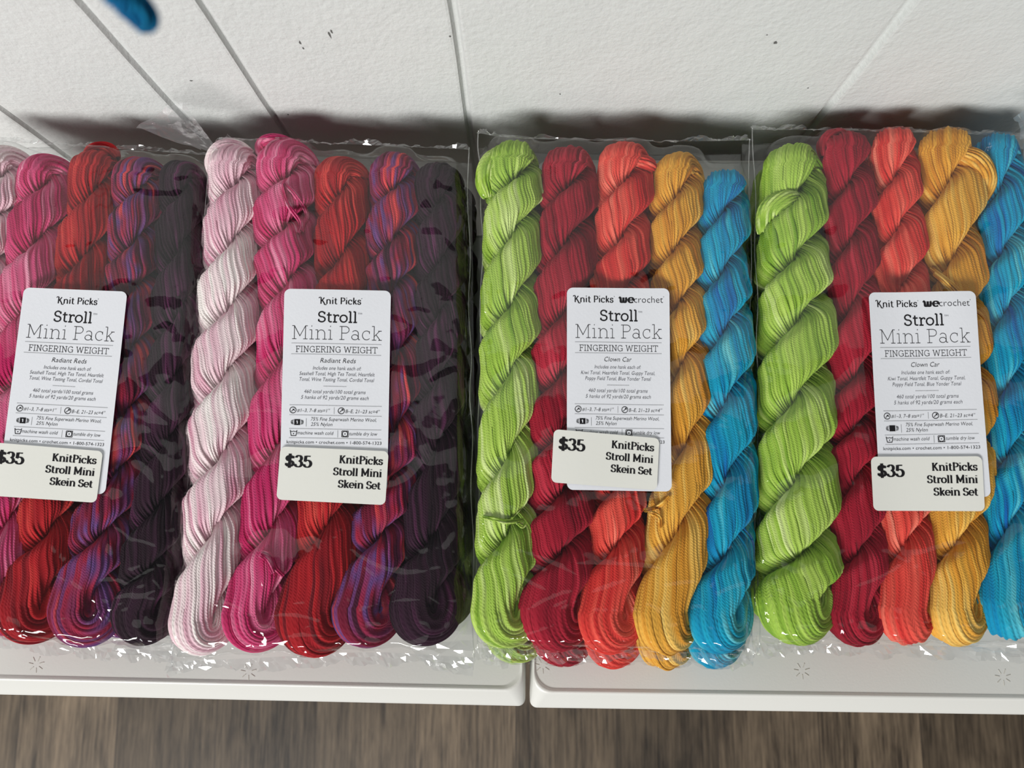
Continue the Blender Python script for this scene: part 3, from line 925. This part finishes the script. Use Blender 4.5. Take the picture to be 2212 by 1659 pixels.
def seam(b):
    """The welded hem of the bag: a thin wavy band that sticks out round the rim, with a rolled edge along the two sides."""
    t, cen = bags[b]
    d = BAG[b]
    rs_ = np.random.default_rng(900 + b)
    V, F = [], []
    def band(px_pts, outd, n, wid, z0, seed):
        q = spline(px_pts, n)
        g = np.random.default_rng(seed)
        o = len(V)
        for k, (x, yy) in enumerate(q):
            p = np.array(P(x, yy, z0)) - cen
            wv = float(vnoise2(np.array(k * 0.23), np.array(seed * 1.7), seed))
            wv2 = float(vnoise2(np.array(k * 0.6), np.array(seed * 2.3), seed + 1))
            for m in range(4):
                f = m / 3
                q_ = p + np.array(outd) * wid * (f + 0.35 * f * wv) + np.array([0, 0, (0.0016 * wv + 0.0012 * wv2) * f * 1.5 - 0.0006 * f])
                q_ = q_ + rs_.uniform(-1, 1, 3) * np.array([0.0008, 0.0006, 0.0007]) * (f > 0)
                q_[2] = max(q_[2], 0.0002)
                V.append(q_)
        for k in range(n - 1):
            for m in range(3):
                a = o + k * 4 + m
                F.append((a, a + 1, a + 5, a + 4))
    zb = BASE_U + 0.0025
    bb = d['b']; tt = d['t']
    band([(x, y - 3) for x, y in bb], (0, -1, 0), 90, 0.0055, zb, 11 + b)
    band([(x, y + 3) for x, y in tt], (0, 1, 0), 90, 0.0018, zb + 0.014, 31 + b)
    me = mesh_from('seam', np.array(V), [np.array(F)], False)
    link('seam', me, FOLD, t)
    for side, off in (('l', 3), ('r', -3)):
        q = spline([(x + off, y) for y, x in d[side]], 70)
        z = BASE_U + 0.013 + 0.002 * np.sin(np.linspace(0, 9, 70) + b) - 0.009 * np.linspace(0, 1, 70) ** 4
        pts = np.array([P(x, y, zz) for (x, y), zz in zip(q, z)])
        pts[:, 0] += 0.0006 * np.sin(np.linspace(0, 30, 70) + b)
        tv, tf = tube(pts, 0.00035, 6)
        link('side_weld', mesh_from('side_weld', tv - cen, tf, True), FOLD, t)

for b in (1, 2, 3, 4): seam(b)

def flap(b, quad, seed, n=8, amp=0.0035, name='film_flap'):
    """A loose crumpled corner of the film; quad: four (photo x, photo y, z)."""
    t, cen = bags[b]
    A, B_, C_, D_ = [np.array(P(x, y, z)) for x, y, z in quad]
    g = np.random.default_rng(seed * 13)
    V = []
    for i in range(n):
        for j in range(n):
            u, v = i / (n - 1), j / (n - 1)
            u2 = u + (g.uniform(-0.4, 0.4) / n if 0 < i < n - 1 else 0); v2 = v + (g.uniform(-0.4, 0.4) / n if 0 < j < n - 1 else 0)
            p = (A * (1 - u2) + B_ * u2) * (1 - v2) + (D_ * (1 - u2) + C_ * u2) * v2
            r = amp * (1 - abs(float(vnoise2(np.array(u * 2.1 + seed), np.array(v * 1.9), seed))) * 2) + g.uniform(-0.22, 0.22) * amp
            V.append(p + np.array([g.uniform(-0.1, 0.1) * amp, g.uniform(-0.1, 0.1) * amp, r]) - cen)
    F = []
    for i in range(n - 1):
        for j in range(n - 1):
            a, b2, c, d = i * n + j, (i + 1) * n + j, (i + 1) * n + j + 1, i * n + j + 1
            F += [(a, b2, c), (a, c, d)] if (i + j) % 2 else [(a, b2, d), (b2, c, d)]
    return link(name, mesh_from(name, V, [np.array(F)], False), FOLD, t)

flap(1, [(292, 274, 0.066), (392, 218, 0.084), (472, 326, 0.060), (436, 326, 0.056)], 5, amp=0.0025)
flap(1, [(250, 1385, 0.034), (376, 1385, 0.034), (366, 1424, 0.0285), (258, 1408, 0.0285)], 6)
flap(2, [(372, 1380, 0.034), (470, 1400, 0.034), (455, 1448, 0.0285), (362, 1446, 0.0285)], 7)
flap(2, [(880, 1392, 0.034), (1024, 1380, 0.034), (1022, 1464, 0.0285), (930, 1440, 0.0285)], 8)
flap(3, [(1036, 1370, 0.034), (1112, 1392, 0.034), (1096, 1446, 0.0285), (1044, 1432, 0.0285)], 9)
flap(3, [(1578, 1385, 0.036), (1632, 1360, 0.036), (1640, 1412, 0.0285), (1608, 1428, 0.0285)], 10)
flap(4, [(1640, 1376, 0.034), (1762, 1384, 0.034), (1750, 1404, 0.0285), (1660, 1402, 0.0285)], 11)
flap(4, [(2080, 1386, 0.036), (2230, 1376, 0.036), (2230, 1422, 0.0285), (2120, 1408, 0.0285)], 12)
flap(4, [(2192, 252, 0.066), (2214, 236, 0.074), (2230, 300, 0.058), (2206, 300, 0.056)], 13, amp=0.002)

# ------------------------------------------------------------------ lettering
def arc(cx, cy, rx, ry, a0, a1, n=None):
    n = n or max(4, int(abs(a1 - a0) / 14))
    return [(cx + rx * math.cos(math.radians(a0 + (a1 - a0) * k / n)), cy + ry * math.sin(math.radians(a0 + (a1 - a0) * k / n))) for k in range(n + 1)]

# each glyph: (advance, strokes, slabs); strokes are poly-lines, slabs short serif bars (x0, x1, y)
XH = 0.70
GL = {
 'S': (.66, [arc(.32, .745, .24, .245, 28, 270) + arc(.32, .25, .27, .25, 90, -152), [(.545, .74), (.545, .95)], [(.075, .26), (.075, .06)]], []),
 't': (.46, [[(.19, .92), (.19, .16)] + arc(.34, .16, .15, .15, 180, 310), [(.02, .68), (.42, .68)]], []),
 'r': (.50, [[(.17, 0), (.17, .69)], arc(.41, .40, .24, .28, 180, 72), [(.475, .66), (.475, .54)]], [(.02, .36, 0), (.02, .17, .69)]),
 'o': (.68, [arc(.34, .345, .28, .335, 0, 360)], []),
 'l': (.34, [[(.17, 0), (.17, 1.04)]], [(.02, .32, 0), (.02, .17, 1.03)]),
 'M': (1.12, [[(.17, 0), (.17, .98), (.55, .22), (.93, .98), (.93, 0)]], [(.02, .32, 0), (.78, 1.08, 0), (.02, .17, .98), (.93, 1.08, .98)]),
 'i': (.34, [[(.17, 0), (.17, .69)], [(.17, .93), (.17, 1.01)]], [(.02, .32, 0), (.02, .17, .69)]),
 'n': (.80, [[(.17, 0), (.17, .69)], arc(.41, .42, .24, .27, 180, 0) + [(.65, 0)]], [(.02, .32, 0), (.50, .80, 0), (.02, .17, .69)]),
 'P': (.72, [[(.17, 0), (.17, .98), (.42, .98)] + arc(.42, .73, .25, .25, 90, -90) + [(.17, .48)]], [(.02, .36, 0), (.02, .17, .98)]),
 'a': (.66, [arc(.30, .47, .21, .215, 150, 0) + [(.51, .1), (.53, .02), (.63, .01)], arc(.28, .19, .22, .19, 0, 360), ], []),
 'c': (.62, [arc(.34, .345, .28, .335, 48, 318), [(.535, .46), (.535, .66)]], []),
 'k': (.68, [[(.17, 0), (.17, 1.04)], [(.17, .26), (.54, .68)], [(.29, .41), (.58, 0)]], [(.02, .32, 0), (.02, .17, 1.03), (.44, .68, .68), (.46, .70, 0)]),
 'F': (.68, [[(.17, 0), (.17, .98)], [(.02, .98), (.62, .98), (.62, .78)], [(.17, .52), (.47, .52)], [(.47, .62), (.47, .42)]], [(.02, .36, 0)]),
 'I': (.36, [[(.18, 0), (.18, .98)]], [(.02, .34, 0), (.02, .34, .98)]),
 'N': (.88, [[(.17, 0), (.17, .98), (.70, .02), (.70, .98)]], [(.02, .32, 0), (.02, .17, .98), (.55, .85, .98)]),
 'G': (.84, [arc(.43, .49, .37, .49, 48, 318), [(.69, .74), (.69, .95)], [(.50, .44), (.82, .44)], [(.74, .44), (.74, .04)]], []),
 'E': (.70, [[(.17, 0), (.17, .98)], [(.02, .98), (.60, .98), (.60, .80)], [(.17, .51), (.46, .51)], [(.46, .60), (.46, .42)], [(.02, 0), (.63, 0), (.63, .20)]], []),
 'R': (.80, [[(.17, 0), (.17, .98), (.42, .98)] + arc(.42, .74, .25, .24, 90, -90) + [(.17, .50)], [(.42, .50), (.67, 0)]], [(.02, .34, 0), (.02, .17, .98), (.60, .78, 0)]),
 'W': (1.18, [[(.12, .98), (.33, .02), (.58, .95), (.83, .02), (1.05, .98)]], [(.0, .25, .98), (.92, 1.17, .98)]),
 'H': (.92, [[(.17, 0), (.17, .98)], [(.75, 0), (.75, .98)], [(.17, .51), (.75, .51)]], [(.02, .32, 0), (.60, .90, 0), (.02, .32, .98), (.60, .90, .98)]),
 'T': (.76, [[(.04, .78), (.04, .98), (.72, .98), (.72, .78)], [(.38, .98), (.38, 0)]], [(.22, .54, 0)]),
 's': (.52, [arc(.25, .52, .175, .165, 28, 270) + arc(.25, .18, .20, .175, 90, -152), [(.42, .52), (.42, .66)], [(.06, .20), (.06, .03)]], []),
 'e': (.64, [[(.06, .36), (.60, .36)] + arc(.33, .345, .275, .335, 4, 318)], []),
 'K': (.82, [[(.17, 0), (.17, .98)], [(.17, .36), (.64, .98)], [(.34, .58), (.70, 0)]], [(.02, .34, 0), (.02, .34, .98), (.52, .78, .98), (.56, .84, 0)]),
 '$': (.66, [arc(.32, .72, .24, .22, 28, 270) + arc(.32, .26, .27, .24, 90, -152), [(.32, 1.12), (.32, -.12)], [(.545, .72), (.545, .92)], [(.075, .28), (.075, .10)]], []),
 '3': (.64, [[(.10, .80)] + arc(.30, .74, .21, .24, 160, -90), arc(.29, .26, .26, .26, 90, -160) + [(.06, .24)]], []),
 '5': (.64, [[(.52, .96), (.15, .96)], [(.15, .98), (.12, .48)], arc(.30, .30, .27, .30, 138, -155) + [(.07, .25)]], []),
 'w': (.98, [[(.02, .56), (.10, .68), (.17, .60), (.19, .20)] + arc(.32, .17, .13, .15, 180, 330) + [(.48, .36), (.49, .68)], [(.49, .40), (.50, .20)] + arc(.63, .17, .13, .15, 180, 340) + [(.80, .40), (.79, .60), (.72, .68)]], []),
 'p': (.66, [], []),
}
def ribbon(line, hw, out, closed=False):
    """Flat strip along a poly-line; hw(direction) -> half width."""
    p = np.array(line, dtype=float)
    if len(p) < 2: return
    d = np.diff(p, axis=0)
    L_ = np.hypot(d[:, 0], d[:, 1])
    keep = np.concatenate([[True], L_ > 1e-6])
    p = p[keep]
    d = np.diff(p, axis=0)
    d /= np.hypot(d[:, 0], d[:, 1])[:, None]
    n = len(p)
    # split at sharp corners
    cuts = [0] + [i for i in range(1, n - 1) if np.dot(d[i - 1], d[i]) < 0.55] + [n - 1]
    for a, b in zip(cuts, cuts[1:]):
        q = p[a:b + 1]; dd = d[a:b]
        tg = np.vstack([dd[:1], (dd[1:] + dd[:-1]) / 2, dd[-1:]]) if len(dd) > 1 else np.vstack([dd, dd])
        tg /= np.hypot(tg[:, 0], tg[:, 1])[:, None]
        w = np.array([hw(t) for t in tg])
        nm = np.stack([-tg[:, 1], tg[:, 0]], 1)
        q = q.copy()
        if a > 0: q[0] -= dd[0] * w[0] * 0.9
        if b < n - 1: q[-1] += dd[-1] * w[-1] * 0.9
        Lf, Rt = q + nm * w[:, None], q - nm * w[:, None]
        o = len(out[0])
        out[0].extend([tuple(v) for v in Lf]); out[0].extend([tuple(v) for v in Rt])
        m = len(q)
        for k in range(m - 1):
            out[1].append((o + k, o + k + 1, o + m + k + 1, o + m + k))

def glyph_text(txt, style):
    """('slab', half weight) or ('bold',) or ('script',): returns verts, faces, width in cap heights."""
    out = ([], [])
    x = 0.0
    kind = style[0]
    sp = style[2] if len(style) > 2 else 0.06
    for ch in txt:
        if ch == ' ':
            x += 0.36; continue
        adv, strokes, slabs = GL[ch]
        loc = ([], [])
        if kind == 'slab':
            h = style[1]
            f = lambda t: h
            fs = lambda t: h
        elif kind == 'bold':
            f = lambda t: 0.045 + 0.075 * abs(t[1]) ** 1.3
            fs = lambda t: 0.042
        else:
            f = lambda t: style[1] * (0.55 + 0.6 * abs(t[1]))
            fs = f
        for s_ in strokes: ribbon(s_, f, loc)
        if kind != 'script':
            for a, b_, y in slabs: ribbon([(a, y), (b_, y)], fs, loc)
        if kind == 'script' and ch == 'K':
            ribbon(arc(.82, .02, .16, .16, 180, 330) , f, loc)
            ribbon(arc(.04, .94, .14, .10, 200, 30), f, loc)
        o = len(out[0])
        out[0].extend([(vx + x, vy) for vx, vy in loc[0]])
        out[1].extend([tuple(i + o for i in q) for q in loc[1]])
        x += adv + sp
    return out[0], out[1], x - sp

_fcache = {}
def font_text(txt, shear=0.0, offset=0.0):
    key = (txt, shear, offset)
    if key in _fcache: return _fcache[key]
    c = bpy.data.curves.new('tmp_text', 'FONT')
    c.body = txt
    c.shear = shear
    c.offset = offset
    c.resolution_u = 2
    o = bpy.data.objects.new('tmp_text', c)
    COL.objects.link(o)
    dg = bpy.context.evaluated_depsgraph_get()
    ev = o.evaluated_get(dg)
    me = ev.to_mesh()
    V = [(v.co.x, v.co.y) for v in me.vertices]
    F = [tuple(p.vertices) for p in me.polygons]
    ev.to_mesh_clear()
    bpy.data.objects.remove(o)
    bpy.data.curves.remove(c)
    xs = [v[0] for v in V]
    x0 = min(xs)
    V = [(x - x0, y) for x, y in V]
    _fcache[key] = (V, F, max(xs) - x0)
    return _fcache[key]

class Print:
    """Collects ink in label units (x 0..1 across, y down from the top edge)."""
    def __init__(self): self.v, self.f = [], []; self.m = []
    def add(self, V, F, m=0):
        o = len(self.v)
        self.v.extend(V)
        self.f.extend([tuple(i + o for i in q) for q in F]); self.m.extend([m] * len(F))
    def put(self, T, x0, x1, base, cap, m=0, capunit=1.0):
        V, F, w = T
        sx = (x1 - x0) / w; sy = cap / capunit
        self.add([(x0 + x * sx, base - y * sy) for x, y in V], F, m)
    def line(self, pts, h, m=0):
        out = ([], [])
        ribbon(pts, lambda t: h, out)
        self.add(out[0], out[1], m)
    def dots(self, x0, x1, y, m=0, step=0.0098, r=0.0024, vert=False):
        n = int(abs(x1 - x0) / step)
        for k in range(n + 1):
            c = x0 + (x1 - x0) * k / max(1, n)
            cx, cy = (y, c) if vert else (c, y)
            self.add([(cx - r, cy - r), (cx + r, cy - r), (cx + r, cy + r), (cx - r, cy + r)], [(0, 1, 2, 3)], m)

CAPF = 0.70    # cap height of the plain face, in its own units
def brand_print(kind):
    p = Print()
    scr = lambda s: glyph_text(s, ('script', 0.075, 0.05))
    if kind == 'reds':
        p.put(scr('Knit Picks'), .337, .722, .147, .064)
        p.put(font_text("'", 0, 0), .726, .732, .105, .03, 1)
    else:
        p.put(scr('Knit Picks'), .070, .452, .147, .064)
        p.put(font_text("'", 0, 0), .458, .464, .105, .03, 1)
        p.put(glyph_text('we', ('script', 0.11, 0.02)), .508, .652, .147, .075)
        p.put(font_text('crochet', 0, -0.012), .654, .936, .147, .067, 0, CAPF)
        p.put(font_text("'", 0, 0), .940, .946, .105, .03, 1)
    p.put(glyph_text('Stroll', ('slab', 0.062, 0.05)), .321, .690, .328, .103)
    p.put(font_text('TM', 0, -0.01), .694, .732, .248, .017, 1, CAPF)
    p.put(glyph_text('Mini Pack', ('slab', 0.020, 0.07)), .080, .920, .501, .133)
    p.dots(.083, .915, .543)
    p.put(glyph_text('FINGERING WEIGHT', ('slab', 0.038, 0.05)), .119, .884, .630, .058)
    p.dots(.083, .915, .650)
    it = lambda s: font_text(s, 0.22, -0.008)
    if kind == 'reds':
        rows = [('Radiant Reds', .352, .684, .733, .046, 0), ('Includes one hank each of:', .285, .735, .803, .036, 1),
                ('Seashell Tonal, High Tea Tonal, Heartfelt', .160, .862, .859, .036, 1),
                ('Tonal, Wine Tasting Tonal, Cordial Tonal', .162, .858, .915, .036, 1)]
    else:
        rows = [('Clown Car', .362, .627, .733, .046, 0), ('Includes one hank each of:', .266, .717, .803, .036, 1),
                ('Kiwi Tonal, Heartfelt Tonal, Guppy Tonal,', .135, .851, .861, .036, 1),
                ('Poppy Field Tonal, Blue Yonder Tonal', .176, .813, .917, .036, 1)]
    rows += [('460 total yards/100 total grams', .208, .780, 1.034, .036, 1), ('5 hanks of 92 yards/20 grams each', .180, .810, 1.091, .036, 1),
             ('#1\u20133, 7\u20138 sts=1\u2033', .146, .453, 1.218, .034, 0), ('B\u2013E, 21\u201323 sc=4\u2033', .597, .918, 1.220, .034, 0),
             ('75% Fine Superwash Merino Wool,', .277, .887, 1.300, .034, 0), ('25% Nylon', .277, .478, 1.350, .034, 0),
             ('machine wash cold', .151, .490, 1.434, .034, 0), ('tumble dry low', .637, .898, 1.434, .034, 0)]
    for s, a, b, y, c, m in rows:
        p.put(it(s), a, b, y, c, m, CAPF)
    p.put(font_text('knitpicks.com \u2022 crochet.com \u2022 1-800-574-1323', 0, -0.004), .055, .938, 1.520, .030, 0, CAPF)
    p.dots(.392, .597, .963)
    for y in (1.150, 1.246, 1.378, 1.466): p.dots(.080, .930, y)
    for x, a, b in ((.492, 1.172, 1.226), (.235, 1.282, 1.352), (.530, 1.393, 1.452)): p.dots(a, b, x, vert=True)
    for cx, k in ((.108, 0), (.558, 1)):                        # needle and hook in rings
        p.line(arc(cx, 1.200, .029, .029, 0, 360, 20), .0032)
        p.line([(cx - .014, 1.213), (cx + .013, 1.188)], .0034)
        p.line([(cx + .002, 1.186), (cx + .014, 1.186), (cx + .015, 1.200)] if k else [(cx - .004, 1.190), (cx + .018, 1.206)], .0034)
    p.add([(.122, 1.288), (.178, 1.288), (.178, 1.344), (.122, 1.344)], [(0, 1, 2, 3)])     # ball of yarn, weight 1
    p.line([(.151, 1.302), (.151, 1.330)], .0042, 2); p.line([(.143, 1.309), (.151, 1.302)], .0038, 2)
    for s in (-1, 1):
        for q in (.036, .044, .052):
            p.line([(.150 + s * q, 1.290 + (q - .03) * .35), (.150 + s * (q + .006), 1.316), (.150 + s * q, 1.342 - (q - .03) * .35)], .0022)
    p.line([(.086, 1.394), (.096, 1.446), (.140, 1.446), (.150, 1.394)], .0032)              # wash tub
    p.line([(.088, 1.403), (.105, 1.408), (.118, 1.403), (.131, 1.408), (.148, 1.403)], .0028)
    p.line(arc(.118, 1.427, .003, .003, 0, 360, 8), .003)
    p.line([(.568, 1.394), (.626, 1.394), (.626, 1.450), (.568, 1.450), (.568, 1.394)], .0032)
    p.line(arc(.597, 1.422, .025, .025, 0, 360, 18), .0030)
    p.line(arc(.597, 1.422, .003, .003, 0, 360, 8), .003)
    return p

def price_print():
    p = Print()
    b = lambda s: glyph_text(s, ('bold', 0, 0.05))
    p.put(b('$35'), .058, .300, .182, .106)
    p.put(b('KnitPicks'), .552, .952, .128, .068)
    p.put(b('Stroll Mini'), .506, .950, .240, .066)
    p.put(b('Skein Set'), .558, .946, .352, .066)
    return p

gaps = {}
def paper(b, name, corners, hgt, pr, mat, lift, rcorner=0.06, smooth_r=14):
    """A printed paper rectangle lying on the film.  corners: photo pixels TL, TR, BR, BL; hgt: height in label widths."""
    t, cen = bags[b]
    zt = float(np.percentile(film_h[b][film_h[b] > BASE_U + 0.015], 80))
    W3 = [P(x, y, zt + lift) for x, y in corners]
    xy = np.array([(w.x, w.y) for w in W3])
    hs = blur(film_h[b], smooth_r, 2)
    def place(u, v):
        u = np.asarray(u, float); v = np.asarray(v, float) / hgt
        a = xy[0] * (1 - u)[:, None] + xy[1] * u[:, None]
        c = xy[3] * (1 - u)[:, None] + xy[2] * u[:, None]
        return a * (1 - v)[:, None] + c * v[:, None]
    # lift the smoothed sheet so that it clears the film everywhere
    gu, gv = np.meshgrid(np.linspace(0, 1, 50), np.linspace(0, hgt, 90), indexing='ij')
    q = place(gu.ravel(), gv.ravel())
    gap = np.max(sample(film_h[b], q[:, 0], q[:, 1]) + 0.0012 - sample(hs, q[:, 0], q[:, 1]))
    gap = min(gap, 0.0042)
    gap = gaps[b] = max(gap, gaps.get(b, 0.0))
    def put(u, v, up):
        q = place(u, v)
        z = sample(hs, q[:, 0], q[:, 1]) + gap + lift + up
        return np.column_stack([q, z]) - cen
    # sheet with rounded corners: fine grid warped to the rounded outline
    nu, nv = 40, int(40 * hgt) + 16
    us = np.linspace(0, 1, nu + 1); k_ = rcorner * (1 - np.cos(np.linspace(0, PI / 2, 9)))
    vs = np.concatenate([k_[:-1], np.linspace(rcorner, hgt - rcorner, nv - 15), (hgt - k_[:-1])[::-1]])
    U, V_ = np.meshgrid(us, vs, indexing='ij')
    U = U.copy(); V2 = V_.copy()
    for i in range(nu + 1):
        for j in range(nv + 1):
            u, v = us[i], vs[j]
            dv = min(v, hgt - v)
            if dv < rcorner:
                ins = rcorner - math.sqrt(max(0.0, rcorner ** 2 - (rcorner - dv) ** 2))
                U[i, j] = ins + u * (1 - 2 * ins)
    top = put(U.ravel(), V2.ravel(), 0.0)
    bot = top.copy(); bot[:, 2] -= 0.00014
    n0 = len(top)
    ii, jj = np.meshgrid(np.arange(nu), np.arange(nv), indexing='ij')
    m = nv + 1
    F = np.stack([ii * m + jj, ii * m + jj + 1, (ii + 1) * m + jj + 1, (ii + 1) * m + jj], -1).reshape(-1, 4)
    ring = [i * m for i in range(nu + 1)] + [nu * m + j for j in range(1, m)] + [i * m + nv for i in range(nu - 1, -1, -1)] + [j for j in range(nv - 1, 0, -1)]
    side = np.array([(ring[k], ring[(k + 1) % len(ring)], ring[(k + 1) % len(ring)] + n0, ring[k] + n0) for k in range(len(ring))])
    Vt = [top, bot]
    faces = [F, F[:, ::-1] + n0, side]
    mi = [0] * (2 * len(F) + len(side))
    me = bpy.data.meshes.new(name)
    ink = np.array(pr.v)
    iv = put(ink[:, 0], ink[:, 1], 0.00009 if lift < 0.0004 else 0.00009)
    o = n0 * 2
    allv = np.vstack([top, bot, iv])
    fl = [tuple(int(i) for i in f) for f in np.vstack([F, F[:, ::-1] + n0, side])] + [tuple(i + o for i in f) for f in pr.f]
    me.from_pydata([tuple(v) for v in allv], [], fl)
    me.materials.append(mat); me.materials.append(INK); me.materials.append(INKG)
    mi += [(1, 2, 0)[k] for k in pr.m]
    me.polygons.foreach_set('material_index', mi)
    me.update()
    return link(name, me, None, t)

BRAND = {1: [(57, 623), (277, 631), (230, 1068), (2, 1054)], 2: [(617, 626), (845, 629), (837, 1064), (607, 1060)],
         3: [(1224, 624), (1445, 624), (1450, 1062), (1224, 1058)], 4: [(1872, 634), (2099, 632), (2134, 1073), (1897, 1078)]}
PRICE = {1: [(-10, 956), (225, 975), (211, 1086), (-23, 1070)], 2: [(609, 965), (840, 975), (833, 1091), (600, 1079)],
         3: [(1196, 928), (1424, 947), (1418, 1059), (1190, 1042)], 4: [(1876, 987), (2115, 986), (2121, 1104), (1882, 1103)]}
for b in (1, 2, 3, 4):
    o = paper(b, 'brand_label', BRAND[b], 1.97, brand_print('reds' if b < 3 else 'clown'), PAPER, 0.0)
    o['label'] = 'white printed brand label'
    o = paper(b, 'price_sticker', PRICE[b], 0.492, price_print(), STICK, 0.0008, 0.05)
    o['label'] = 'white price sticker reading $35'

# ------------------------------------------------------------------ lower packs of each stack
lowend = P(1290, 1434, ZL + 0.002) - P(1290, 1402, ZU + 0.002)
SHIFT = {1: (0.002, -0.001), 2: (0.004, 0.002), 3: (0.005, lowend.y), 4: (0.004, 0.003)}
for b in (1, 2, 3, 4):
    dx, dy = SHIFT[b]
    for i in range(5):
        src = skeins[(b, i)]
        c = src.copy()
        COL.objects.link(c)
        c.location = (src.location.x + dx, src.location.y + dy, ZL)
        c['label'] = '%s hank under the %s' % (WORDS[SK[b][i][0]], PACKL[b])
        c['group'] = 'yarn hanks in the lower pack under the ' + PACKL[b]
    t, cen = bags[b]
    tc = t.copy()
    COL.objects.link(tc)
    tc.location = (cen[0] + dx, cen[1] + dy, 0.0004)
    tc['label'] = 'clear plastic yarn pack on the bench, under the ' + PACKL[b]
    tc['group'] = 'yarn packs at the bottom of the stacks'
    for ch in list(t.children):
        if ch.name.split('.')[0] == 'film':
            f = ch.copy()
            COL.objects.link(f)
            f.parent = tc

# blue yarn end that hangs in front of the wall, close to the camera
zc_ = CAMH - 0.112
o = bundle('hanging_yarn', [(318, 62, zc_), (308, 36, zc_ + 0.002), (276, 0, zc_ + 0.004), (215, -60, zc_ + 0.012), (150, -190, zc_ + 0.03)], 0.0026, 'teal', 5, None, strand=0.0012)
tag(o, 'blurred end of blue yarn hanging close to the camera before the white wall', 'yarn')
